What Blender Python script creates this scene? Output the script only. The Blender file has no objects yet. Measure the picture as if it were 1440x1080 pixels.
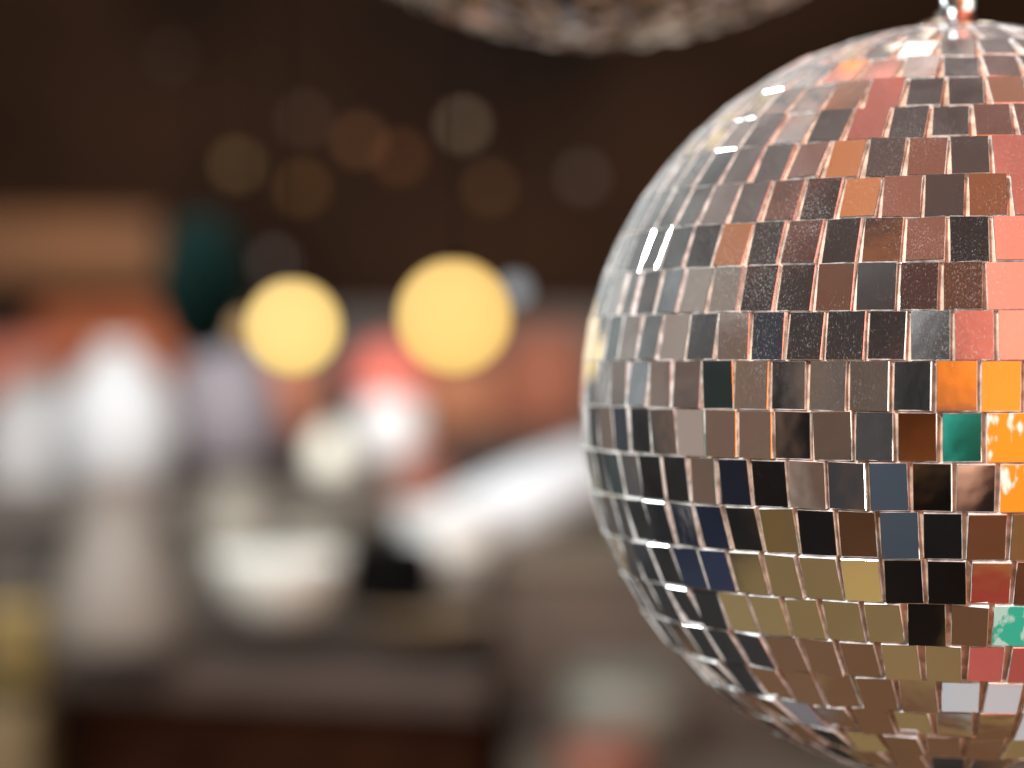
import bpy, math, random
from mathutils import Vector, Matrix
from mathutils.bvhtree import BVHTree
random.seed(7)
R_ = math.radians
sc = bpy.context.scene
col = sc.collection

# ------------------------------------------------------------------ camera
FPX = 3204.0                       # focal length in pixels of the 1440x1080 photo
CAM = Vector((0.0, 0.0, 1.45))
PITCH = math.atan(36.0 / FPX)
cd = bpy.data.cameras.new('camera')
cam = bpy.data.objects.new('camera', cd); col.objects.link(cam)
cam.location = CAM
cam.rotation_euler = (math.pi / 2 - PITCH, 0, 0)
cd.sensor_width = 36; cd.lens = FPX / 1440 * 36
cd.clip_start = 0.02; cd.clip_end = 60
cd.dof.use_dof = True
cd.dof.focus_distance = 0.520
cd.dof.aperture_fstop = 5.0
sc.camera = cam
MC = cam.rotation_euler.to_matrix()

def at(px, py, z):
    """world point seen at photo pixel (px,py) at depth z"""
    v = Vector(((px - 720) / FPX * z, (540 - py) / FPX * z, -z))
    return CAM + MC @ v

# ------------------------------------------------------------------ materials
def s2l(c):
    return tuple(((x / 255 + .055) / 1.055) ** 2.4 if x / 255 > .04045 else x / 255 / 12.92 for x in c)

MATS = {}
def mat(name, rgb, rough=.6, var=.15, scale=8, emit=0, metal=0, spec=.5):
    if name in MATS: return MATS[name]
    m = bpy.data.materials.new(name); m.use_nodes = True
    nt = m.node_tree; b = nt.nodes['Principled BSDF']
    c = s2l(rgb)
    tc = nt.nodes.new('ShaderNodeTexCoord')
    n = nt.nodes.new('ShaderNodeTexNoise'); n.inputs['Scale'].default_value = scale; n.inputs['Detail'].default_value = 4
    nt.links.new(tc.outputs['Object'], n.inputs['Vector'])
    r = nt.nodes.new('ShaderNodeValToRGB')
    r.color_ramp.elements[0].position = .3; r.color_ramp.elements[1].position = .7
    r.color_ramp.elements[0].color = tuple(max(0, x * (1 - var)) for x in c) + (1,)
    r.color_ramp.elements[1].color = tuple(min(1, x * (1 + var)) for x in c) + (1,)
    nt.links.new(n.outputs['Fac'], r.inputs['Fac'])
    nt.links.new(r.outputs['Color'], b.inputs['Base Color'])
    b.inputs['Roughness'].default_value = rough
    b.inputs['Metallic'].default_value = metal
    b.inputs['Specular IOR Level'].default_value = spec
    if emit:
        b.inputs['Emission Color'].default_value = c + (1,)
        b.inputs['Emission Strength'].default_value = emit
    MATS[name] = m
    return m

# colours of the surroundings, keyed by a letter (used again when the tiles are tilted)
ENV = {
 'C': ('coral_fabric', (250, 130, 108), 1.0), 'M': ('muted_coral', (160, 80, 72), 1), 'H': ('pale_grey_mat', (170, 176, 180), 1), 'O': ('orange_print', (246, 132, 28), 1.0),
 'T': ('taupe_plaster', (142, 124, 112), 1), 'K': ('black_paint', (22, 18, 18), 1),
 'D': ('dark_teal_paint', (52, 74, 76), 1), 'N': ('navy_cloth', (30, 38, 62), 1),
 'B': ('dark_walnut', (56, 31, 20), 1), 'R': ('red_brown_wood', (106, 54, 33), 1),
 'A': ('amber_wood', (158, 90, 42), 1), 'Y': ('olive_floor', (116, 96, 60), 1),
 'Z': ('straw_floor', (172, 148, 90), 1), 'F': ('brown_floor', (90, 62, 38), 1),
 'S': ('slate_cloth', (80, 88, 100), 1), 'E': ('teal_print', (50, 178, 156), 1),
 'W': ('white_plaster', (225, 226, 224), 1), 'X': ('crimson_cloth', (140, 32, 44), 1),
 'G': ('grey_paint', (96, 94, 96), 1),
}
def emat(k):
    n, c, _ = ENV[k]
    return mat(n, c, rough=.75, var=.12, scale=3, spec=.2)

def mirror_material(name, dust_glare_amt, speck):
    m = bpy.data.materials.new(name); m.use_nodes = True
    nt = m.node_tree; N = nt.nodes; L = nt.links
    for n in list(N): N.remove(n)
    out = N.new('ShaderNodeOutputMaterial')
    gl = N.new('ShaderNodeBsdfGlossy'); gl.inputs['Color'].default_value = (.86, .87, .86, 1); gl.inputs['Roughness'].default_value = .035
    df = N.new('ShaderNodeBsdfDiffuse'); df.inputs['Color'].default_value = (.72, .74, .72, 1)
    geo = N.new('ShaderNodeNewGeometry'); tc = N.new('ShaderNodeTexCoord')
    # upper half collects dust
    sep = N.new('ShaderNodeSeparateXYZ'); L.new(geo.outputs['True Normal'], sep.inputs[0])
    up = N.new('ShaderNodeMapRange'); up.inputs[1].default_value = -.03; up.inputs[2].default_value = .12
    up.inputs[3].default_value = .06; up.inputs[4].default_value = 1.0
    L.new(sep.outputs['Z'], up.inputs[0])
    # fine specks
    mg = N.new('ShaderNodeMapping'); mg.inputs['Rotation'].default_value = (.2, .7, .3); mg.inputs['Scale'].default_value = (1, 1, .38); L.new(tc.outputs['Object'], mg.inputs[0])
    vo = N.new('ShaderNodeTexNoise'); vo.inputs['Scale'].default_value = 3600; vo.inputs['Detail'].default_value = 2; L.new(mg.outputs[0], vo.inputs['Vector'])
    n2 = N.new('ShaderNodeTexNoise'); n2.inputs['Scale'].default_value = 45; n2.inputs['Detail'].default_value = 3
    L.new(tc.outputs['Object'], n2.inputs['Vector'])
    thr = N.new('ShaderNodeMath'); thr.operation = 'MULTIPLY_ADD'; thr.inputs[1].default_value = .45; L.new(n2.outputs['Fac'], thr.inputs[0]); L.new(vo.outputs['Fac'], thr.inputs[2])
    lt = N.new('ShaderNodeMapRange'); lt.inputs[1].default_value = .82; lt.inputs[2].default_value = 1.0; L.new(thr.outputs[0], lt.inputs[0])
    sp = N.new('ShaderNodeMath'); sp.operation = 'MULTIPLY'; L.new(lt.outputs[0], sp.inputs[0]); L.new(up.outputs[0], sp.inputs[1])
    sp2 = N.new('ShaderNodeMath'); sp2.operation = 'MULTIPLY'; sp2.inputs[1].default_value = speck; L.new(sp.outputs[0], sp2.inputs[0])
    # dust haze, with the rim's pale glare painted in at grazing angles + smears
    lw = N.new('ShaderNodeLayerWeight'); lw.inputs['Blend'].default_value = .35
    n3 = N.new('ShaderNodeTexNoise'); n3.inputs['Scale'].default_value = 45; n3.inputs['Detail'].default_value = 6; n3.inputs['Distortion'].default_value = 1.5
    L.new(tc.outputs['Object'], n3.inputs['Vector'])
    pw = N.new('ShaderNodeMath'); pw.operation = 'POWER'; pw.inputs[1].default_value = 2.3; L.new(lw.outputs['Facing'], pw.inputs[0])
    hz = N.new('ShaderNodeMath'); hz.operation = 'MULTIPLY'; L.new(pw.outputs[0], hz.inputs[0]); L.new(n3.outputs['Fac'], hz.inputs[1])
    h2 = N.new('ShaderNodeMath'); h2.operation = 'MULTIPLY'; h2.inputs[1].default_value = dust_glare_amt * 2.4
    um = N.new('ShaderNodeMath'); um.operation = 'MULTIPLY_ADD'; um.inputs[1].default_value = .42; um.inputs[2].default_value = .14; L.new(up.outputs[0], um.inputs[0])
    h3 = N.new('ShaderNodeMath'); h3.operation = 'MULTIPLY'; L.new(hz.outputs[0], h3.inputs[0]); L.new(um.outputs[0], h3.inputs[1]); L.new(h3.outputs[0], h2.inputs[0])
    base = N.new('ShaderNodeMath'); base.operation = 'MULTIPLY_ADD'; base.inputs[1].default_value = dust_glare_amt * .03
    L.new(up.outputs[0], base.inputs[0]); L.new(h2.outputs[0], base.inputs[2])
    tot = N.new('ShaderNodeMath'); tot.operation = 'ADD'; tot.use_clamp = True
    L.new(base.outputs[0], tot.inputs[0]); L.new(sp2.outputs[0], tot.inputs[1])
    mx = N.new('ShaderNodeMixShader'); L.new(tot.outputs[0], mx.inputs[0]); L.new(gl.outputs[0], mx.inputs[1]); L.new(df.outputs[0], mx.inputs[2])
    # faint waviness of cheap mirror glass
    nb = N.new('ShaderNodeTexNoise'); nb.inputs['Scale'].default_value = 90; L.new(tc.outputs['Object'], nb.inputs['Vector'])
    bp = N.new('ShaderNodeBump'); bp.inputs['Strength'].default_value = .10; bp.inputs['Distance'].default_value = .0004
    L.new(nb.outputs['Fac'], bp.inputs['Height']); L.new(bp.outputs[0], gl.inputs['Normal'])
    L.new(mx.outputs[0], out.inputs[0])
    return m

def edge_material():
    m = bpy.data.materials.new('ground_glass_edge'); m.use_nodes = True
    nt = m.node_tree; b = nt.nodes['Principled BSDF']; N = nt.nodes; L = nt.links
    tc = N.new('ShaderNodeTexCoord'); n = N.new('ShaderNodeTexNoise'); n.inputs['Scale'].default_value = 420; n.inputs['Detail'].default_value = 3
    L.new(tc.outputs['Object'], n.inputs['Vector'])
    r = N.new('ShaderNodeValToRGB'); r.color_ramp.elements[0].color = (.42, .41, .38, 1); r.color_ramp.elements[1].color = (.95, .95, .92, 1)
    r.color_ramp.elements[0].position = .32; r.color_ramp.elements[1].position = .62
    L.new(n.outputs['Fac'], r.inputs['Fac']); L.new(r.outputs[0], b.inputs['Base Color'])
    b.inputs['Roughness'].default_value = .28; b.inputs['Specular IOR Level'].default_value = 1.0
    bp = N.new('ShaderNodeBump'); bp.inputs['Strength'].default_value = .8; bp.inputs['Distance'].default_value = .0004
    L.new(n.outputs['Fac'], bp.inputs['Height']); L.new(bp.outputs[0], b.inputs['Normal'])
    return m

def painted_reflection(name, base, white, lo):
    """a tile whose reflection is painted on as flat colour with white strokes"""
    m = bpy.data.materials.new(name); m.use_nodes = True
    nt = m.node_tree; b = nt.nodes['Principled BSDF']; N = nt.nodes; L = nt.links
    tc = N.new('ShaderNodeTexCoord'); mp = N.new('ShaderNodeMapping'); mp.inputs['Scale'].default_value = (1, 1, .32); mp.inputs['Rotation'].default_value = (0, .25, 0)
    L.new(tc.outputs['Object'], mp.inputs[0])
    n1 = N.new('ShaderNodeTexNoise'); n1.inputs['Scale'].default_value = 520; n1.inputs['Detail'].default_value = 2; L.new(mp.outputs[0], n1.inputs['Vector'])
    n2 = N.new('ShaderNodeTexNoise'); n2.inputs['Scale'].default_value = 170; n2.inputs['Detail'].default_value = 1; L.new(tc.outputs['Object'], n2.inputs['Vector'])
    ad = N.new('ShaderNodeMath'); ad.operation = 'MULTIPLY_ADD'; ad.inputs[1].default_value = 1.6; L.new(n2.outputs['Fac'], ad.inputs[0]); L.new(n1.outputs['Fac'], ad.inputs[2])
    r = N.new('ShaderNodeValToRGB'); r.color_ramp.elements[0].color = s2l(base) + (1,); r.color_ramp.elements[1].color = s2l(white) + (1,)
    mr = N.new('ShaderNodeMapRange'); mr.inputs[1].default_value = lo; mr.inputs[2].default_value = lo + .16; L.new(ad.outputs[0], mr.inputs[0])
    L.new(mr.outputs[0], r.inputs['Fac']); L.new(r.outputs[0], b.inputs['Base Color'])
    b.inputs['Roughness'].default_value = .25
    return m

# ------------------------------------------------------------------ mesh helpers
class MB:
    def __init__(s): s.v = []; s.f = []; s.m = []
    def face(s, pts, mi=0):
        i = len(s.v); s.v += [tuple(p) for p in pts]; s.f.append(tuple(range(i, i + len(pts)))); s.m.append(mi)
    def box(s, x0, x1, y0, y1, z0, z1, mi=0, bev=0):
        i = len(s.v)
        s.v += [(x0,y0,z0),(x1,y0,z0),(x1,y1,z0),(x0,y1,z0),(x0,y0,z1),(x1,y0,z1),(x1,y1,z1),(x0,y1,z1)]
        for q in ((0,3,2,1),(4,5,6,7),(0,1,5,4),(1,2,6,5),(2,3,7,6),(3,0,4,7)):
            s.f.append(tuple(i + k for k in q)); s.m.append(mi)
        return s
    def lathe(s, prof, c=(0,0,0), n=40, sx=1, sy=1, mi=0):
        i = len(s.v); k = len(prof)
        for r, z in prof:
            for a in range(n):
                t = 2 * math.pi * a / n
                s.v.append((c[0] + r * sx * math.cos(t), c[1] + r * sy * math.sin(t), c[2] + z))
        for j in range(k - 1):
            for a in range(n):
                b = (a + 1) % n
                s.f.append((i + j*n + a, i + j*n + b, i + (j+1)*n + b, i + (j+1)*n + a)); s.m.append(mi)
        s.f.append(tuple(i + a for a in reversed(range(n)))); s.m.append(mi)
        s.f.append(tuple(i + (k-1)*n + a for a in range(n))); s.m.append(mi)
        return s
    def tube(s, pts, r, n=12, mi=0):
        i = len(s.v); k = len(pts)
        rr = r if isinstance(r, (list, tuple)) else [r] * k
        for j, p in enumerate(pts):
            p = Vector(p); q = Vector(pts[min(j+1, k-1)]) - Vector(pts[max(j-1, 0)]); q.normalize()
            u = q.orthogonal().normalized() if abs(q.z) > .9 else q.cross(Vector((0,0,1))).normalized(); w = q.cross(u)
            for a in range(n):
                t = 2*math.pi*a/n; s.v.append(tuple(p + (u*math.cos(t) + w*math.sin(t)) * rr[j]))
        for j in range(k-1):
            for a in range(n):
                b = (a+1) % n; s.f.append((i+j*n+a, i+j*n+b, i+(j+1)*n+b, i+(j+1)*n+a)); s.m.append(mi)
        s.f.append(tuple(i + a for a in reversed(range(n)))); s.m.append(mi)
        s.f.append(tuple(i + (k-1)*n + a for a in range(n))); s.m.append(mi)
        return s
    def build(s, name, mats, parent=None, smooth=True, bevel=0):
        me = bpy.data.meshes.new(name); me.from_pydata(s.v, [], s.f)
        if not isinstance(mats, (list, tuple)): mats = [mats]
        for m in mats: me.materials.append(m)
        me.polygons.foreach_set('material_index', s.m)
        if smooth:
            me.polygons.foreach_set('use_smooth', [True] * len(s.f))
        me.update()
        o = bpy.data.objects.new(name, me); col.objects.link(o)
        if smooth:
            try:
                me.set_sharp_from_angle(angle=R_(40))
            except Exception: pass
        if parent: o.parent = parent
        if bevel:
            b = o.modifiers.new('bevel', 'BEVEL'); b.width = bevel; b.segments = 3
        return o

def tag(o, label=None, cat=None, group=None, kind=None):
    if label: o['label'] = label
    if cat: o['category'] = cat
    if group: o['group'] = group
    if kind: o['kind'] = kind
    return o
def empty(name, loc, label, cat, group=None, rz=0):
    o = bpy.data.objects.new(name, None); col.objects.link(o); o.location = loc; o.rotation_euler.z = rz
    o.empty_display_size = .05
    return tag(o, label, cat, group)
def arc(r, z0, a0, a1, n=14, rz=None):
    """profile points of a dome: radius r about height z0 from angle a0 to a1 (deg, -90 bottom, 90 top)"""
    rz = rz or r
    return [(max(.0004, r * math.cos(R_(a0 + (a1-a0)*i/n))), z0 + rz * math.sin(R_(a0 + (a1-a0)*i/n))) for i in range(n+1)]

# ------------------------------------------------------------------ room
env_polys = []; env_verts = []; env_cat = []
def reg(pts, cat):
    i = len(env_verts); env_verts.extend([Vector(p) for p in pts]); env_polys.append(tuple(range(i, i + len(pts)))); env_cat.append(cat)

CEIL = 2.75
def patch_sheet(name, cells, keys, thickdir, mats=None):
    mb = MB()
    for pts, k in cells:
        mb.face(pts, keys.index(k)); reg(pts, k)
    o = mb.build(name, [emat(k) for k in keys], smooth=False)
    return tag(o, kind='structure')

rnd = random.Random(3)
cells = []
y = -3.2; j = 0
while y < 5.0:
    x = -3.2 - rnd.random() * .8
    while x < 3.3:
        L_ = .5 + rnd.random() * .7
        far = y > 1.6
        k = rnd.choice('BBRARABKRB') if not far else rnd.choice('BKBK')
        cells.append((((x, y, CEIL), (x, y + .135, CEIL), (x + L_ - .004, y + .135, CEIL), (x + L_ - .004, y, CEIL)), k)); x += L_
    y += .14
patch_sheet('ceiling', cells, list('BRAK'), 1)
MB().box(-4.2, 4.2, -3.4, 5.2, CEIL + .01, CEIL + .12).build('ceiling_deck', mat('black_deck', (20, 16, 14)), smooth=False)['kind'] = 'structure'
bpy.data.objects['ceiling_deck'].name = 'roof_slab'

cells = []
y = -3.2; 
while y < 5.0:
    x = -3.4
    while x < 3.4:
        k = rnd.choice('YYYFFFZYF')
        if x < -1.8 and y > -.9: k = rnd.choice('KKNFK')
        elif y > 1.4: k = rnd.choice('FKFG')
        cells.append((((x, y, 0), (x + .296, y, 0), (x + .296, y + .296, 0), (x, y + .296, 0)), k)); x += .3
    y += .3
patch_sheet('floor', cells, list('YFZKDNG'), 1)
MB().box(-20, 20, -20, 20, -.2, -.006).build('ground', mat('ground_slab', (90, 80, 70)), smooth=False)['kind'] = 'structure'

cells = []     # wall behind the camera: upright panels
x = -3.3; yw = -2.6
while x < 3.2:
    w = .12 + rnd.random() * .14
    z = 0
    while z < CEIL:
        h = .35 + rnd.random() * .5
        z1 = min(CEIL, z + h)
        k = rnd.choice('TTKGDTXNS') if z1 < 2.0 else rnd.choice('BRKT')
        cells.append((((x, yw, z), (x, yw, z1), (x + w - .003, yw, z1), (x + w - .003, yw, z)), k)); z = z1
    x += w
patch_sheet('wall_behind', cells, list('TKGDXNSBR'), 1)
cells = []     # left wall
y = -2.6; xw = -2.6
while y < 4.9:
    w = .12 + rnd.random() * .2
    z = 0
    while z < CEIL:
        h = .35 + rnd.random() * .6
        z1 = min(CEIL, z + h)
        k = rnd.choice('TKNDWSKNGT') if z1 < 2.2 else rnd.choice('BKSW')
        cells.append((((xw, y, z), (xw, y + w - .003, z), (xw, y + w - .003, z1), (xw, y, z1)), k)); z = z1
    y += w
patch_sheet('wall_left', cells, list('TKNDWSGB'), 1)
YB = 4.9
# dark back wall seen in the photo
MB().box(-4, 4, YB, YB + .1, 0, CEIL).build('wall_back', mat('back_wall', (47, 29, 16), var=.7, spec=.05, scale=1.6), smooth=False)['kind'] = 'structure'
reg(((-4, YB, 0), (-4, YB, CEIL), (4, YB, CEIL), (4, YB, 0)), 'K')

# coral canopy hanging over and behind the photographer (seen mirrored in the ball)
def sheet_obj(name, pts, key, label, cat, t=.006):
    p = [Vector(q) for q in pts]; n = (p[1]-p[0]).cross(p[2]-p[1]).normalized() * t
    mb = MB()
    # subdivided, gently sagging cloth
    G = 10; grid = []
    for i in range(G+1):
        for j in range(G+1):
            u, v = i/G, j/G
            q = (p[0]*(1-u) + p[1]*u)*(1-v) + (p[3]*(1-u) + p[2]*u)*v
            q = q + n * (math.sin(u*math.pi)*math.sin(v*math.pi)*3 + .4*math.sin(u*17+v*5))
            grid.append(q)
    mb.v = [tuple(q) for q in grid]
    for i in range(G):
        for j in range(G):
            mb.f.append((i*(G+1)+j, (i+1)*(G+1)+j, (i+1)*(G+1)+j+1, i*(G+1)+j+1)); mb.m.append(0)
    o = mb.build(name, emat(key)); s = o.modifiers.new('thick', 'SOLIDIFY'); s.thickness = t
    reg(pts, key)
    tag(o, label, cat); return o
sheet_obj('canopy', ((.10, -1.9, 1.75), (1.9, -1.9, 1.75), (1.9, .05, 2.60), (.10, .05, 2.60)), 'C',
          'coral cloth canopy mirrored in the right-hand tiles of the mirror ball', 'canopy')
sheet_obj('poster', ((-.1, -2.1, 1.18), (1.3, -2.1, 1.18), (1.3, -2.1, 1.76), (-.1, -2.1, 1.76)), 'O',
          'orange poster mirrored in the middle tiles at the right edge of the ball', 'poster')
sheet_obj('banner', ((-.02, -1.9, .30), (.6, -1.9, .30), (.6, -1.9, 1.05), (-.02, -1.9, 1.05)), 'C',
          'coral banner mirrored low in the mirror ball below the orange poster', 'banner')
sheet_obj('print', ((-.1, -1.82, .84), (.55, -1.82, .84), (.55, -1.82, 1.17), (-.1, -1.82, 1.17)), 'E',
          'teal print mirrored in single tiles near the right edge', 'print')

sheet_obj('coral_sheet', ((-.24, .55, 2.05), (-.03, .55, 2.05), (-.03, .68, 2.05), (-.24, .68, 2.05)), 'C', 'added coral sheet, out of view above the mirror ball, mirrored near its top', 'paper')  # unseen sheet added so the upper tiles have coral to mirror
sheet_obj('rug', ((.1, -.15, .02), (.8, -.15, .02), (.8, .5, .02), (.1, .5, .02)), 'M', 'muted coral rug on the floor, mirrored low in the ball', 'rug')
sheet_obj('mat', ((.1, .56, .02), (.6, .56, .02), (.6, .95, .02), (.1, .95, .02)), 'H', 'pale grey mat on the floor beside the coral rug', 'mat')
# ------------------------------------------------------------------ photographer (only mirrored in the ball)
def skin(name, verts, edges, radii, material, parent=None, sub=2, root=0):
    me = bpy.data.meshes.new(name); me.from_pydata([tuple(v) for v in verts], edges, []); me.materials.append(material)
    o = bpy.data.objects.new(name, me); col.objects.link(o)
    sk = o.modifiers.new('skin', 'SKIN')
    layer = me.skin_vertices[0] if len(me.skin_vertices) else None
    if layer is None:
        bpy.context.view_layer.objects.active = o; bpy.ops.mesh.customdata_skin_add(); layer = me.skin_vertices[0]
    for i, r in enumerate(radii):
        layer.data[i].radius = (r, r) if not isinstance(r, tuple) else r
    layer.data[root].use_root = True
    sk.use_smooth_shade = True
    ss = o.modifiers.new('sub', 'SUBSURF'); ss.levels = sub; ss.render_levels = sub
    if parent: o.parent = parent
    return o
px0, py0 = -.08, -.33
body_v = [(0,0,.93),(0,0,1.08),(0,.01,1.25),(0,.0,1.40),(0,0,1.50),(0,.03,1.57),(0,.04,1.66),(0,.03,1.74),
          (-.10,0,.88),(-.12,.02,.48),(-.13,-.02,.09),(-.14,.11,.04),
          (.10,0,.88),(.12,.02,.48),(.13,-.02,.09),(.14,.11,.04),
          (-.18,0,1.42),(-.27,.06,1.20),(-.115,.29,1.39),
          (.18,0,1.42),(.27,.06,1.20),(.115,.29,1.39)]
body_e = [(0,1),(1,2),(2,3),(3,4),(4,5),(5,6),(6,7),(0,8),(8,9),(9,10),(10,11),(0,12),(12,13),(13,14),(14,15),
          (3,16),(16,17),(17,18),(3,19),(19,20),(20,21)]
body_r = [.14,.13,.14,.12,.058,.078,.092,.06,.10,.065,.045,.036,.10,.065,.045,.036,.075,.05,.032,.075,.05,.032]
person = empty('person', (px0, py0, 0), 'person in a slate jacket holding a phone up, mirrored in the ball', 'person')
skin('body', body_v, body_e, body_r, mat('skin_tone', (196, 150, 124)), person)
jk_v = [(0,0,.86),(0,0,1.08),(0,.01,1.25),(0,.0,1.42),(-.18,0,1.43),(-.275,.06,1.20),(-.135,.235,1.35),(.18,0,1.43),(.275,.06,1.20),(.135,.235,1.35)]
jk_e = [(0,1),(1,2),(2,3),(3,4),(4,5),(5,6),(3,7),(7,8),(8,9)]
skin('jacket', jk_v, jk_e, [.165,.155,.165,.13,.088,.062,.045,.088,.062,.045], emat('S'), person)
tr_v = [(0,0,.92),(-.10,0,.86),(-.12,.02,.48),(-.13,-.02,.10),(.10,0,.86),(.12,.02,.48),(.13,-.02,.10)]
skin('trousers', tr_v, [(0,1),(1,2),(2,3),(0,4),(4,5),(5,6)], [.15,.115,.08,.062,.115,.08,.062], emat('K'), person)
MB().lathe(arc(.108, 1.68, -10, 90), (0, .02, 0), n=28).build('hair', mat('dark_hair', (40, 28, 22)), person)
for s in (-1, 1):
    base = Vector((s*.092, .31, 1.415))
    for k in range(4):
        a = base + Vector((-s*.004, .0, .03 - k*.019)); l = (.07, .08, .075, .058)[k]
        skin('finger', [a, a + Vector((-s*l*.45, .02, .01)), a + Vector((-s*l*.85, .035, .012)), a + Vector((-s*l, .02, .010))],
             [(0,1),(1,2),(2,3)], [.010,.009,.008,.007], mat('skin_tone', (196, 150, 124)), person, sub=1)
    a = base + Vector((0, -.01, .02))
    skin('thumb', [a, a + Vector((-s*.03, -.02, .03)), a + Vector((-s*.055, -.01, .04))], [(0,1),(1,2)], [.012,.010,.008], mat('skin_tone', (196, 150, 124)), person, sub=1)
ph = empty('phone', (-.062, -.009, 1.428), 'grey phone held up in both hands, mirrored in the ball', 'phone')
MB().box(-.074, .074, -.004, .004, -.036, .036).build('case', emat('G'), ph, smooth=False, bevel=.003)
MB().box(-.068, .068, -.0052, -.0042, -.031, .031).build('screen', emat('K'), ph, smooth=False)
reg(((-.136, -.005, 1.392), (.012, -.005, 1.392), (.012, -.005, 1.464), (-.136, -.005, 1.464)), 'G')
for (x0_, x1_, k_, nm_) in ((.012, .085, 'E', 'scarf'), (-.075, .008, 'A', 'bag_strap')):
    mb_ = MB(); N_ = 14
    for q in range(N_ + 1):
        z_ = 1.16 + .27 * q / N_; y_ = .150 + .012 * math.sin(q * .9) + .012 * math.sin(math.pi * q / N_)
        mb_.v += [(x0_ + .006 * math.sin(q), y_, z_), ((x0_ + x1_) / 2, y_ + .012, z_), (x1_ + .006 * math.sin(q * 1.3), y_ - .004, z_)]
    for q in range(N_):
        for h_ in (0, 1):
            a_ = q * 3 + h_; mb_.f.append((a_, a_ + 1, a_ + 4, a_ + 3)); mb_.m.append(0)
    ob_ = mb_.build(nm_, emat(k_), person); so_ = ob_.modifiers.new('thick', 'SOLIDIFY'); so_.thickness = .004
bpy.context.view_layer.update()
dg = bpy.context.evaluated_depsgraph_get()
for ch in person.children:
    ev = ch.evaluated_get(dg); me = ev.to_mesh()
    k_ = {'jacket': 'S', 'trousers': 'K', 'hair': 'K', 'scarf': 'E', 'bag_strap': 'A'}.get(ch.name.split('.')[0], 'skin')
    mw = Matrix.Translation(person.location)
    for p_ in me.polygons: reg([mw @ me.vertices[v_].co for v_ in p_.vertices], k_)
    ev.to_mesh_clear()
LAMPS = []
def area(name, loc, to, sx, sy, power, color):
    l = bpy.data.lights.new(name, 'AREA'); l.shape = 'RECTANGLE'; l.size = sx; l.size_y = sy; l.energy = power; l.color = color
    o = bpy.data.objects.new(name, l); col.objects.link(o); o.location = loc
    o.rotation_euler = (Vector(to) - Vector(loc)).to_track_quat('-Z', 'Y').to_euler()
    m = Matrix.Translation(loc) @ o.rotation_euler.to_matrix().to_4x4()
    reg([m @ Vector((a * sx * .54, b * sy * .54, 0)) for a, b in ((-1, -1), (1, -1), (1, 1), (-1, 1))], 'L')
    return o
BALL_AT = (.118, .607, 1.436)
area('right_fill', (2.9, -.6, 1.25), (0, -.6, 1.2), 3.0, 1.8, 70, (1, .82, .66))  # unseen warm lamp added at the right, lights the room and tile sides
area('key_light', (-.75, -.35, 2.35), BALL_AT, .22, .22, 40, (.95, .98, 1.0))
area('left_light', (-1.9, 1.6, 2.0), BALL_AT, .5, .9, 66, (.9, .97, 1.0))
area('canopy_fill', (1.5, -.8, .95), (.8, -1.5, 1.9), .7, .5, 70, (1, .96, .90))  # added lamp out of view, brightens the coral canopy and poster
area('counter_fill', (-.35, 2.0, 2.55), (-.35, 3.3, 1.2), 1.2, .5, 54, (.93, .97, 1))  # unseen lamp added to brighten the things on the counter

bvh = BVHTree.FromPolygons(env_verts, env_polys)

# ------------------------------------------------------------------ mirror balls
M_MIRROR = mirror_material('mirror_glass', .8, .20)
M_EDGE = edge_material()
M_GLUE = mat('glue_core', (190, 160, 138), rough=.45, var=.5, scale=300)
M_ORANGE_REFL = painted_reflection('orange_refl_paint', (250, 138, 34), (240, 232, 218), 1.34)  # mirrored poster and lettering painted into the tile colour, teal one likewise
M_TEAL_REFL = painted_reflection('teal_refl_paint', (50, 185, 160), (176, 226, 218), 1.12)
M_CHROME = mat('chrome', (215, 216, 214), rough=.12, var=.05, metal=1)

def reflect_cat(p, n):
    i = (p - CAM).normalized(); r = i - 2 * i.dot(n) * n
    hit = bvh.ray_cast(p + n * .003, r)
    return env_cat[hit[2]] if hit[0] is not None else 'sky'

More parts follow.
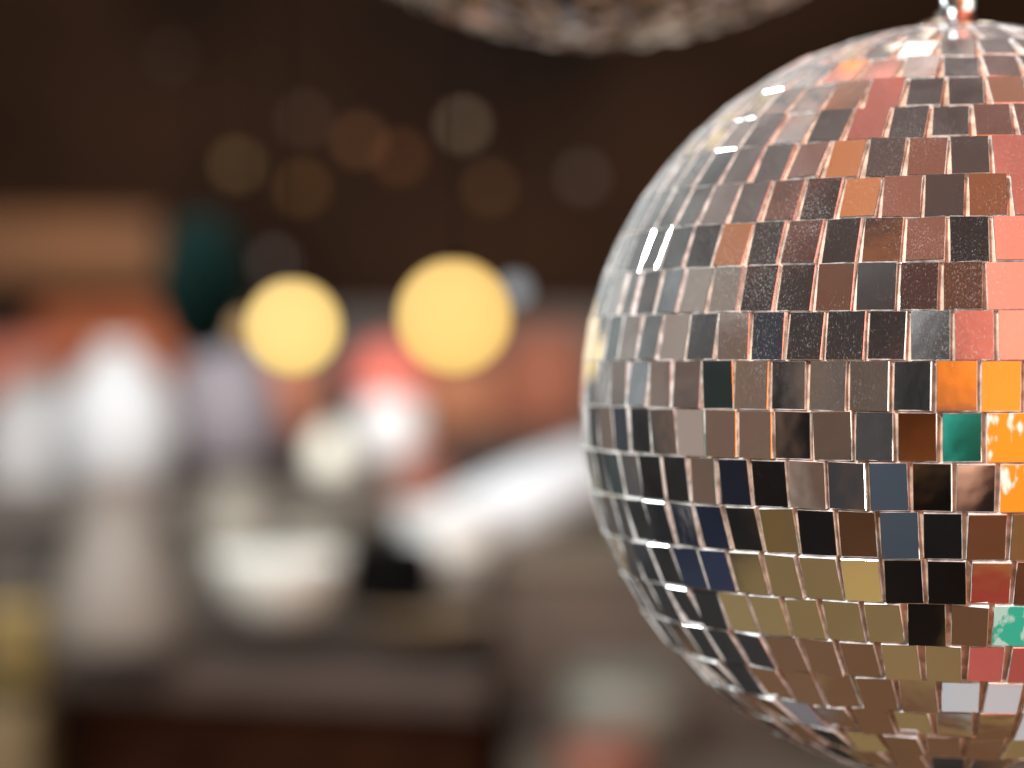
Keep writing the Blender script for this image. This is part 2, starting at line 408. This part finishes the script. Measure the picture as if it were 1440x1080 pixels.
def make_ball(root, center, R, dphi, n_eq, rot, wanted=None, phases=None, core_gap=.6, th=.0015, jitter=1.3, gapw=.00095, mirror=None):
    """tiles are built in the ball's own frame (origin = centre); rot = azimuth of the direction facing the camera"""
    mb = MB(); rr = random.Random(11)
    K = int(88 / dphi)
    for k in range(-K, K):
        ph0, ph1 = dphi * k, dphi * (k + 1); pm = R_((ph0 + ph1) / 2)
        n = max(6, round(n_eq * math.cos(pm)))
        dl = 360 / n
        off = (phases or {}).get(k, rr.random() * dl)
        for t in range(n):
            lam = off + dl * (t + .5)
            lam = (lam + 180) % 360 - 180
            az = R_(lam) + rot
            # rot: azimuth (from -Y, anticlockwise seen from above => +X) facing the camera
            n0 = Vector((math.sin(az) * math.cos(pm), -math.cos(az) * math.cos(pm), math.sin(pm)))
            e = Vector((math.cos(az), math.sin(az), 0)); u = n0.cross(e).normalized()
            if u.z < 0: u = -u
            c = n0 * (R - .0002)
            mi = 0; key = None
            nn = n0
            if wanted:
                key = wanted.get((k, round((lam - off) / dl - .5 + 1000 * n) % n)) if False else wanted(k, lam, dl)
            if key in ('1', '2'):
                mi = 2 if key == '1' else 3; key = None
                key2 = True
            if key and key not in '12':
                best = None
                for ring in range(0, 10):
                    ang = R_(ring * .75)
                    cnt = 1 if ring == 0 else 16
                    a0 = rr.random() * 6.28
                    for q in range(cnt):
                        a = a0 + 2 * math.pi * q / cnt
                        cand = (n0 + (e * math.cos(a) + u * math.sin(a)) * math.tan(ang)).normalized()
                        pw = center + c
                        s = 0
                        for (du, dv) in ((0, 0), (.5, .5), (-.5, .5), (.5, -.5), (-.5, -.5)):
                            pp = pw + e * du * .009 + u * dv * .010
                            cc = (cand + (e * du * .02 + u * dv * .02)).normalized()
                            if reflect_cat(pp, cc) == key: s += 1
                        sc_ = s - ring * .34
                        if s >= 2 and (best is None or sc_ > best[0]): best = (sc_, cand)
                    if best and best[0] > 5 - (ring + 1) * .34: break
                if best: nn = best[1]
                else:
                    key = None
            if not key:
                for _try in range(12):
                    a = rr.random() * 6.28; ang = R_(abs(rr.gauss(0, jitter + .5 * _try)))
                    nn = (n0 + (e * math.cos(a) + u * math.sin(a)) * math.tan(ang)).normalized()
                    if all(reflect_cat(center + c + e * du + u * dv, nn) != 'L' for du, dv in ((0, 0), (.004, .004), (-.004, .004), (.004, -.004), (-.004, -.004))): break
            # tile frame
            tw = R_(rr.gauss(0, .5))
            e2 = (e - nn * e.dot(nn)).normalized(); u2 = nn.cross(e2)
            if u2.z < 0: u2 = -u2
            e2, u2 = e2 * math.cos(tw) + u2 * math.sin(tw), u2 * math.cos(tw) - e2 * math.sin(tw)
            wtop = R * R_(dl) * math.cos(R_(max(abs(ph0), abs(ph1)))) ; wm = R * R_(dl) * math.cos(pm)
            w = (wm * .5 + wtop * .5) - gapw * (.7 + rr.random() * .7)
            h = R * R_(dphi) - gapw * (.10 + rr.random() * .22 + (.26 if k < 0 else 0))
            h2 = w / 2 * rr.uniform(.985, 1.0); v2 = h / 2 * rr.uniform(.99, 1.0)
            bev = .00010; lift = rr.uniform(-.00015, .00025)
            def P(a, b, z): return c + e2 * a + u2 * b + nn * (z + lift)
            cs = [(-h2, -v2), (h2, -v2), (h2, v2), (-h2, v2)]
            cj = [(a + rr.uniform(-.00008, .00008), b + rr.uniform(-.00008, .00008)) for a, b in cs]
            L0 = [P(a, b, -th) for a, b in cj]; L1 = [P(a, b, -bev) for a, b in cj]
            L2 = [P(a - math.copysign(bev, a), b - math.copysign(bev, b), 0) for a, b in cj]
            i = len(mb.v); mb.v += [tuple(q) for q in L0 + L1 + L2]
            mb.f.append((i+8, i+9, i+10, i+11)); mb.m.append(mi)
            for q in range(4):
                r_ = (q + 1) % 4
                mb.f.append((i+q, i+r_, i+4+r_, i+4+q)); mb.m.append(1)
                mb.f.append((i+4+q, i+4+r_, i+8+r_, i+8+q)); mb.m.append(mi)
    tiles = mb.build('mirror_tiles', [mirror or M_MIRROR, M_EDGE, M_ORANGE_REFL, M_TEAL_REFL], root, smooth=False)
    core = MB().lathe(arc(R - th + .0003, 0, -89.5, 89.5, 60), n=96).build('core', M_GLUE, root)
    return tiles

# seams measured in the photo: one seam near the middle of each row
SEAM = {7: 1329, 6: 1307, 5: 1333.5, 4: 1358, 3: 1332, 2: 1323, 1: 1339, 0: 1314.6,
        -1: 1322, -2: 1341.7, -3: 1357, -4: 1363, -5: 1334, -6: 1357, -7: 1322, -8: 1314.6, -9: 1357}
DPHI = 6.6; DD = 6.19; HC = .1034; FF = FPX / math.cos(math.atan(625 / FPX))
def x_of(lam, phi):
    l, p = R_(lam), R_(phi)
    return 1345 + FF * math.sin(l) * math.cos(p) / (DD - math.cos(l) * math.cos(p))
def lam_of(x, phi):
    lo, hi = -75, 40
    for _ in range(50):
        m = (lo + hi) / 2
        if x_of(m, phi) < x: lo = m
        else: hi = m
    return lo
phases = {k: lam_of(x, (k + .5) * DPHI) for k, x in SEAM.items()}
# what each tile mirrors or has painted on, read right to left; first entry = tile that spans 'start'
# (tile containing x=start, then going left)
ROWS = {
   9: (1420, 'B C T T W W T'),
   8: (1420, 'C B T T W W W T T'),
   7: (1430, 'T B T C C A T T T T'),
   6: (1438, 'C A B B R B B B B T B T'),
   5: (1425, 'C B R B A R B B T B B'),
   4: (1432, 'C A B R A B R B B B T B'),
   3: (1430, 'C B R A B R B A B T B S S'),
   2: (1430, 'C A R B A B B W W S N K W'),
   1: (1430, 'C C K B B B N T S N K T K'),
   0: (1410, 'O O G T T K T D N T S N T D'),
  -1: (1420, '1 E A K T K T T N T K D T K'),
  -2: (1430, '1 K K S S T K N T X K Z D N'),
  -3: (1430, 'Y F K S S K Y Z N N K K K T'),
  -4: (1435, 'F M K K S Y Y Z N N K K T K'),
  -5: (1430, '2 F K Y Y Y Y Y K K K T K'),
  -6: (1438, 'M M Y Y F F F K K K X T K'),
  -7: (1436, 'H H Y F F F F K K K T K'),
  -8: (1436, 'H S K Y F F K K Y T K'),
  -9: (1436, 'Y Z F F Y K Y F T K'),
  -10: (1430, 'C T T F Y Y F'),
}
def wanted(k, lam, dl):
    if k not in ROWS or lam > 18 or lam < -85: return None
    start, s = ROWS[k]; s = s.split()
    l0 = lam_of(start, (k + .5) * DPHI)
    i = math.floor((l0 - (lam - dl / 2)) / dl)
    # tile index counted from the one holding start
    if i < 0: return s[0]
    return s[i] if i < len(s) else None

d_dir = (at(1345, 567, 1) - CAM).normalized()
BC = CAM + d_dir * .619
rot = math.atan2(-(BC.x - CAM.x), (BC.y - CAM.y))     # azimuth so that lam = 0 faces the camera
# direction from ball to camera in xy: (-x,-y) -> sin(az)=-dx, -cos(az)=-dy
ball = empty('mirror_ball', BC, 'large sharp mirror ball at the right edge with rows of silver mirror tiles', 'mirror ball', 'mirror balls hanging from the ceiling')
make_ball(ball, BC, .1, DPHI, 64.6, rot, wanted, phases)
cap = MB().lathe([(.0004, .0975), (.0115, .0975), (.0118, .0998), (.0095, .1012), (.0060, .1022), (.0055, .1040), (.0005, .1042)], n=40).build('hanging_cap', M_CHROME, ball)
rod = MB().lathe([(.0043, .104), (.0045, .1046), (.0045, .1350), (.0040, .1356), (.0006, .1357)], n=28).build('hanging_rod', M_CHROME, ball)
cord_top = CEIL - BC.z
MB().tube([(0, 0, .134), (0, 0, cord_top)], .0016, 10).build('cord', mat('black_cord', (9, 6, 5), rough=.95, spec=0), ball)

C2 = at(842, -563, .845)
ball2 = empty('mirror_ball', C2, 'larger blurred mirror ball cut off by the top edge of the photo', 'mirror ball', 'mirror balls hanging from the ceiling')
make_ball(ball2, C2, .163, 3.6, 104, 0.0, None, None, jitter=9, gapw=.0016, mirror=mirror_material('dusty_mirror_glass', 1.3, .3))
MB().lathe([(.0004, .160), (.026, .160), (.026, .164), (.010, .168), (.007, .19), (.0005, .191)], n=32).build('hanging_cap', M_CHROME, ball2)
MB().tube([(0, 0, .18), (0, 0, CEIL - C2.z)], .002, 10).build('cord', MATS['black_cord'], ball2)

# ------------------------------------------------------------------ glowing globes
def globe(px, py, z, rpx, rgb, e, label, name='globe_lamp', top=.25, group=None):
    p = at(px, py, z); r = rpx / FPX * z
    o = empty(name, p, label, 'lamp', group)
    gm = mat('glow_%d_%d_%d' % rgb, rgb, rough=.9, var=.02, emit=e, spec=0); gm.node_tree.nodes['Principled BSDF'].inputs['Base Color'].default_value = (.02, .02, .02, 1)
    ng = gm.node_tree; bs = ng.nodes['Principled BSDF']; lw = ng.nodes.new('ShaderNodeLayerWeight'); lw.inputs['Blend'].default_value = .3
    ms = ng.nodes.new('ShaderNodeMapRange'); ms.inputs[3].default_value = e * 1.12; ms.inputs[4].default_value = e * .72
    if not bs.inputs['Emission Strength'].is_linked: ng.links.new(lw.outputs['Facing'], ms.inputs[0]); ng.links.new(ms.outputs[0], bs.inputs['Emission Strength'])
    for l_ in list(gm.node_tree.nodes['Principled BSDF'].inputs['Base Color'].links): gm.node_tree.links.remove(l_)
    MB().lathe(arc(r, 0, -90, 78, 24), n=40).build('bulb', gm, o)
    MB().lathe([(r * .2, r * .96), (r * .2, r * 1.0), (r * .16, r * 1.12), (r * .04, r * 1.16)], n=20).build('socket', mat('socket_brown', (20, 12, 8), rough=.9, spec=.05), o)
    MB().tube([(0, 0, r * 1.14), (0, 0, CEIL - p.z)], .0002, 8).build('cord', MATS['black_cord'], o)
    return o
G = 'small globe lamps hanging on thin cords'
globe(412, 460, .77, 68, (255, 216, 132), 1.04, 'pale yellow glowing globe lamp, left of the two brightest', group=G)
globe(638, 445, .76, 81, (255, 209, 122), 1.04, 'largest glowing yellow globe lamp, next to the small grey one', group=G)
globe(345, 462, .88, 30, (176, 138, 90), .6, 'dim tan globe lamp half hidden by the left yellow globe', group=G)
globe(724, 408, .82, 28, (150, 152, 155), .55, 'small pale grey globe lamp peeking out behind the largest yellow globe', group=G)

# ------------------------------------------------------------------ background things
ZC = 3.0   # front edge of the counter
def W(px, py, z): return at(px, py, z)
# counter
eR = W(680, 952, ZC); eL = W(5, 952, ZC); zt = eR.z
RZ = -.30
counter = empty('counter', (eR.x - (eR.x - eL.x) * math.cos(RZ), ZC - (eR.x - eL.x) * math.sin(RZ), 0), 'dark brown counter with a taupe brown top carrying the white vessels', 'counter', rz=RZ)
lx = eR.x - eL.x
MB().box(0, lx, 0, .7, zt - .05, zt).build('countertop', mat('counter_taupe', (62, 47, 37), rough=.5), counter, smooth=False, bevel=.006)
MB().box(.012, lx - .012, .02, .68, .0, zt - .052).build('front_panel', mat('counter_dark', (36, 18, 9), rough=.9, var=.4, spec=.02), counter, smooth=False)
# side cabinet on the right of counter
a = W(700, 700, 3.2); b = W(860, 700, 3.2)
cab = empty('cabinet', (a.x, 3.15, 0), 'brown taupe cabinet standing right of the counter', 'cabinet')
zc = W(700, 800, 3.2).z
MB().box(0, .42, 0, .5, 0, zc).build('carcass', mat('cab_brown', (70, 56, 44), var=.4, scale=3), cab, smooth=False, bevel=.01)
MB().box(.03, .39, -.018, -.002, .1, zc - .18).build('door', mat('cab_door', (60, 46, 36)), cab, smooth=False, bevel=.004)
MB().box(-.01, .43, -.01, .51, zc + .002, zc + .03).build('top_board', mat('cab_top', (96, 84, 68)), cab, smooth=False, bevel=.004)

def vessel(name, px, pyb, z, prof, rgb, label, cat, parts=(), emit=0, group=None, sx=1, rough=.5):
    """prof in photo pixels (radius, height above base) at depth z"""
    p = W(px, pyb, z); k = z / FPX
    o = empty(name, p, label, cat, group)
    MB().lathe([(r * k, h * k) for r, h in prof], n=36, sy=1).build('body', mat('%s_%d_%d_%d' % ((name,) + rgb), rgb, rough=rough, var=.06, emit=emit, spec=.04 if rough > .9 else .5), o)
    for pn, pr, prgb in parts:
        MB().lathe([(r * k, h * k) for r, h in pr], n=32).build(pn, mat('%s_%d_%d_%d' % ((pn,) + prgb), prgb, rough=.6, var=.06, emit=emit, spec=.04 if rough > .9 else .5), o)
    return o
def dome(r, h0, h, n=10):
    return [(r * math.cos(R_(90 * i / n)) + .3, h0 + h * math.sin(R_(90 * i / n))) for i in range(n + 1)]

vessel('vase', 165, 715, 3.7, [(40, 0), (60, 20), (82, 80), (84, 130), (66, 180), (30, 215), (26, 222)], (206, 206, 204),
       'tall bright white rounded vase in front of the round coral cushion, at far left', 'vase', [('rim', [(29, 223), (30, 230), (24, 232)], (236, 236, 232))])
vessel('table_lamp', 548, 650, 3.6, [(30, 0), (44, 14), (50, 60), (40, 100), (18, 120)], (236, 234, 230),
       'small white table lamp under a narrow coral shade, below the largest yellow globe', 'lamp',
       [('shade', dome(58, 100, 70), (226, 112, 92))])
vessel('jar', 50, 700, 3.9, [(60, 0), (80, 20), (84, 90), (60, 140), (30, 160)], (196, 192, 188),
       'wide pale grey jar at the far left edge behind the white lamp', 'jar', [('lid', dome(40, 160, 26), (150, 130, 115))])
vessel('jar', 315, 650, 3.9, [(60, 0), (74, 20), (80, 80), (62, 140), (36, 165)], (150, 142, 146),
       'wide lilac grey jar between the left white lamp and the yellow globe', 'jar', [('lid', dome(44, 165, 30), (120, 112, 112))])
vessel('vase', 165, 905, 3.15, [(92, 0), (100, 20), (86, 90), (62, 160), (40, 210), (44, 225)], (116, 106, 95),
       'tall pinkish taupe cone-shaped vase on the left end of the counter', 'vase', [('rim', [(46, 226), (47, 234), (40, 236)], (150, 130, 120))])
vessel('jug', 330, 820, 3.3, [(48, 0), (56, 20), (50, 80), (34, 120), (38, 145)], (140, 134, 120),
       'grey green jug behind the cream bowl on the counter', 'jug', [('rim', [(40, 146), (41, 152), (34, 154)], (120, 114, 104))])
vessel('bowl', 398, 868, 3.1, [(46, 0), (54, 6), (84, 40), (98, 76), (94, 80)], (226, 224, 212),
       'wide cream white bowl standing on the counter', 'bowl', [('rim', [(99, 80), (100, 86), (92, 88)], (232, 230, 220))], group=None)
vessel('bowl', 445, 805, 3.35, [(30, 0), (36, 4), (56, 34), (60, 56)], (158, 152, 132),
       'olive grey bowl behind the cream bowl', 'bowl', [('rim', [(61, 58), (62, 63), (55, 65)], (166, 160, 142))])
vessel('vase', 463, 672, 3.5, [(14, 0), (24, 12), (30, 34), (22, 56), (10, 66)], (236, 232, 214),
       'little round cream light spot shaped as a glowing vase, left of the small white lamp', 'vase', [('rim', [(11, 67), (12, 72), (8, 73)], (230, 226, 210))], emit=.35)  # added emission, stands for a small bright light spot
vessel('canister', 590, 730, 3.6, [(38, 0), (40, 4), (40, 78), (38, 82)], (146, 94, 76),
       'brown coral canister below the small white lamp', 'canister', [('lid', [(41, 84), (42, 90), (30, 98)], (180, 100, 80))])
vessel('bowl', 630, 815, 3.15, [(34, 0), (44, 6), (66, 50), (72, 92)], (236, 238, 232),
       'bright white bowl at the right end of the counter', 'bowl', [('rim', [(73, 94), (74, 100), (66, 102)], (238, 238, 234))])
vessel('pot', 548, 850, 3.09, [(60, 0), (68, 6), (70, 64), (62, 84)], (8, 6, 6),
       'black pot added as the dark shadow between the cream bowl and the bright white bowl', 'pot', [('lid', dome(58, 85, 10), (10, 8, 8))], rough=.97)  # near-black body put in place of the shadow between the bowls
vessel('teapot', 500, 720, 3.7, [(50, 0), (72, 16), (80, 50), (64, 90), (34, 104)], (128, 118, 106),
       'grey brown round teapot behind the little cream light spot', 'teapot', [('lid', dome(30, 105, 18), (110, 100, 90))])
# white bolster / tray leaning diagonally
p0 = W(610, 765, 3.3); p1 = W(850, 655, 3.6)
tw = empty('bolster', p0, 'long white bolster cushion leaning up to the right behind the bright white bowl', 'cushion')
dv = p1 - p0
MB().tube([dv * t for t in (0, .03, .1, .3, .6, .9, .97, 1)], [.02, .04, .052, .056, .056, .052, .04, .02], 24).build('cover', mat('bolster_white', (236, 238, 238), rough=.9), tw)
MB().tube([dv * 1.0, dv * 1.02], .012, 16).build('button', mat('bolster_button', (150, 140, 130)), tw)
vessel('bowl', 600, 905, 3.08, [(24, 0), (40, 4), (80, 26), (96, 38)], (112, 94, 70),
       'flat brown bowl in front of the black shadow pot', 'bowl', [('rim', [(96, 39), (97, 43), (90, 44)], (120, 100, 76))])
# coral chairs / cushions row behind
def cushion(px, py, z, wpx, hpx, rgb, label):
    p = W(px, py, z); k = z / FPX
    o = empty('cushion', p, label, 'cushion', 'coral cushions in a row behind the lamps')
    mb = MB(); n = 20; w, h = wpx * k / 2, hpx * k / 2
    prof = []
    mb.v = []; G_ = 14
    for s in (1, -1):
        i0 = len(mb.v)
        for i in range(G_ + 1):
            for j in range(G_ + 1):
                u, v = i / G_ * 2 - 1, j / G_ * 2 - 1
                d = ((1 - u**4) * (1 - v**4)) ** .5 * .05
                mb.v.append((u * w * (1 - .08 * (v*v)), -s * d, v * h * (1 - .08 * (u*u))))
        for i in range(G_):
            for j in range(G_):
                a_ = i0 + i*(G_+1) + j
                mb.f.append((a_, a_+1, a_+G_+2, a_+G_+1) if s < 0 else (a_, a_+G_+1, a_+G_+2, a_+1)); mb.m.append(0)
    mb.build('cover', mat('cushion_%d_%d_%d' % rgb, rgb, rough=.9), o)
    MB().tube([(-w*.9, 0, -h*.93), (0, 0, -h*.99), (w*.9, 0, -h*.93)], .006, 8).build('piping', mat('piping_pale', (200, 150, 130)), o)
cushion(395, 555, 4.1, 110, 130, (204, 130, 98), 'orange coral cushion under the left yellow globe')
cushion(640, 560, 4.1, 130, 110, (172, 112, 80), 'coral cushion below the largest yellow globe')
cushion(765, 535, 4.1, 130, 150, (150, 90, 66), 'dull coral cushion just left of the mirror ball')
cushion(165, 520, 4.3, 250, 200, (166, 90, 54), 'large coral cushion standing behind the bright white vase')
cushion(20, 530, 4.2, 130, 110, (190, 108, 86), 'dusty coral cushion at the left edge')
# shelf carrying the far row
s0 = W(-80, 700, 3.5); s1 = W(860, 700, 3.5)
sh = empty('shelf', (s0.x, 3.62, 0), 'low taupe grey shelf behind the counter carrying lamps and jars', 'shelf')
MB().box(0, s1.x - s0.x, 0, .75, s0.z - .05, s0.z - .002).build('board', mat('shelf_taupe', (104, 94, 84)), sh, smooth=False, bevel=.005)
MB().box(.02, s1.x - s0.x - .02, .03, .06, 0, s0.z - .052).build('back_panel', mat('shelf_back', (84, 74, 64), var=.7, scale=4), sh, smooth=False)
# pale plaster panel behind the lamps
q0 = W(-120, 400, 4.6); q1 = W(900, 400, 4.6)
MB().box(q0.x, q1.x, 4.6, 4.66, .3, W(0, 438, 4.6).z).build('partition', mat('partition_grey', (88, 78, 70), var=.8, scale=3.5), smooth=False)
tag(bpy.data.objects['partition'], 'low grey taupe partition behind the lamps and cushions', 'partition')
# ochre board upper left
q0 = W(-80, 400, 4.2); q1 = W(222, 400, 4.2)
MB().box(q0.x, q1.x, 4.2, 4.24, W(0, 398, 4.2).z, W(0, 300, 4.2).z).build('sign_board', mat('ochre_board', (112, 66, 16), var=.3, scale=3), smooth=False, bevel=.004)
tag(bpy.data.objects['sign_board'], 'ochre yellow board on the dark wall at upper left', 'board')
# dark green hanging lantern
o = empty('pendant_shade', W(285, 400, 2.2), 'dark green upright oval pendant shade hanging left of the yellow globes', 'lamp')
k = 2.2 / FPX
MB().lathe(arc(64 * k, 0, -88, 88, 26, rz=100 * k), n=40).build('shade', mat('bottle_green', (4, 20, 17), rough=.9, var=.2, spec=.05), o)
MB().lathe([(10*k, 92*k), (12*k, 100*k), (6*k, 112*k)], n=16).build('cap', MATS['socket_brown'], o)
MB().tube([(0, 0, 110 * k), (0, 0, CEIL - W(285, 400, 2.2).z)], .002, 8).build('cord', MATS['black_cord'], o)
# faint fairy lights upper background
FL = 'faint fairy lights hanging high in the background'
fl = [(333, 232, (120, 96, 58), 'dim yellow fairy light, leftmost of the faint ones'), (428, 168, (86, 62, 46), 'very faint brown fairy light above the yellow one'),
      (505, 198, (122, 80, 48), 'faint amber brown fairy light in the middle of the cluster'), (562, 222, (112, 66, 34), 'dim rust orange fairy light beside the amber one'),
      (425, 265, (112, 76, 36), 'dim orange fairy light directly above the left yellow globe'), (651, 176, (138, 116, 92), 'brightest faint fairy light, pale beige, right of the cluster'),
      (820, 250, (90, 76, 64), 'pale brown fairy light close to the mirror ball'), (385, 370, (96, 84, 78), 'greyish fairy light just above the left yellow globe'),
      (690, 265, (100, 68, 40), 'faint copper fairy light high above the largest yellow globe'), (240, 80, (52, 38, 30), 'barely visible fairy light near the top left')]
for i, (x_, y_, c_, lb) in enumerate(fl):
    p = W(x_, y_, 3.9); o = empty('fairy_light', p, lb, 'light', FL)
    r = .015
    MB().lathe(arc(r, 0, -88, 70, 10), n=16).build('bulb', mat('fairy_%d' % i, c_, emit=.95, rough=.3, var=.01), o)
    MB().lathe([(r*.4, r*.93), (r*.4, r*1.6)], n=10).build('socket', MATS['socket_brown'], o)
    MB().tube([(0, 0, r*1.5), (0, 0, CEIL - p.z)], .0006, 6).build('wire', MATS['black_cord'], o)
# lower right clutter under the ball
vessel('pot', 880, 1060, 3.0, [(70, 0), (84, 20), (90, 90), (80, 110)], (104, 100, 88), 'grey green pot low in the frame beneath the mirror ball', 'pot',
       [('rim', [(84, 111), (86, 120), (76, 122)], (98, 95, 84))])
vessel('pot', 850, 1130, 2.8, [(50, 0), (60, 16), (66, 70), (58, 84)], (120, 72, 54), 'coral clay pot cut off by the bottom edge', 'pot',
       [('rim', [(62, 85), (64, 93), (56, 95)], (110, 66, 50))])
vessel('basket', 24, 960, 3.2, [(40, 0), (46, 10), (52, 90), (50, 96)], (112, 94, 52), 'straw yellow basket at the lower left edge beside the counter', 'basket',
       [('rim', [(53, 97), (54, 106), (46, 108)], (160, 134, 78))])
q = W(20, 975, 3.2)
MB().box(q.x - .18, q.x + .045, 3.1, 3.5, 0, q.z - .012).build('crate', mat('crate_brown', (100, 82, 52), var=.3), smooth=False, bevel=.006)
tag(bpy.data.objects['crate'], 'yellow brown crate under the straw basket at lower left', 'crate')
q = W(880, 1062, 3.0)
MB().box(q.x - .15, q.x + .5, 2.7, 3.12, q.z - .06, q.z - .008).build('bench', mat('bench_brown', (78, 66, 54)), smooth=False, bevel=.006)
tag(bpy.data.objects['bench'], 'grey brown bench carrying the pots beneath the mirror ball', 'bench')
# things the tiles carry nothing for: lift table under nothing

# ------------------------------------------------------------------ light
w = bpy.data.worlds.new('World'); sc.world = w; w.use_nodes = True
bg = w.node_tree.nodes['Background']; bg.inputs[0].default_value = (.86, .93, 1.0, 1); bg.inputs[1].default_value = .65
sc.view_settings.view_transform = 'Standard'
sc.view_settings.look = 'None'; sc.view_settings.exposure = 0
sc.render.engine = 'CYCLES'
sc.cycles.max_bounces = 8
sc.cycles.caustics_reflective = False
sc.cycles.sample_clamp_indirect = 6
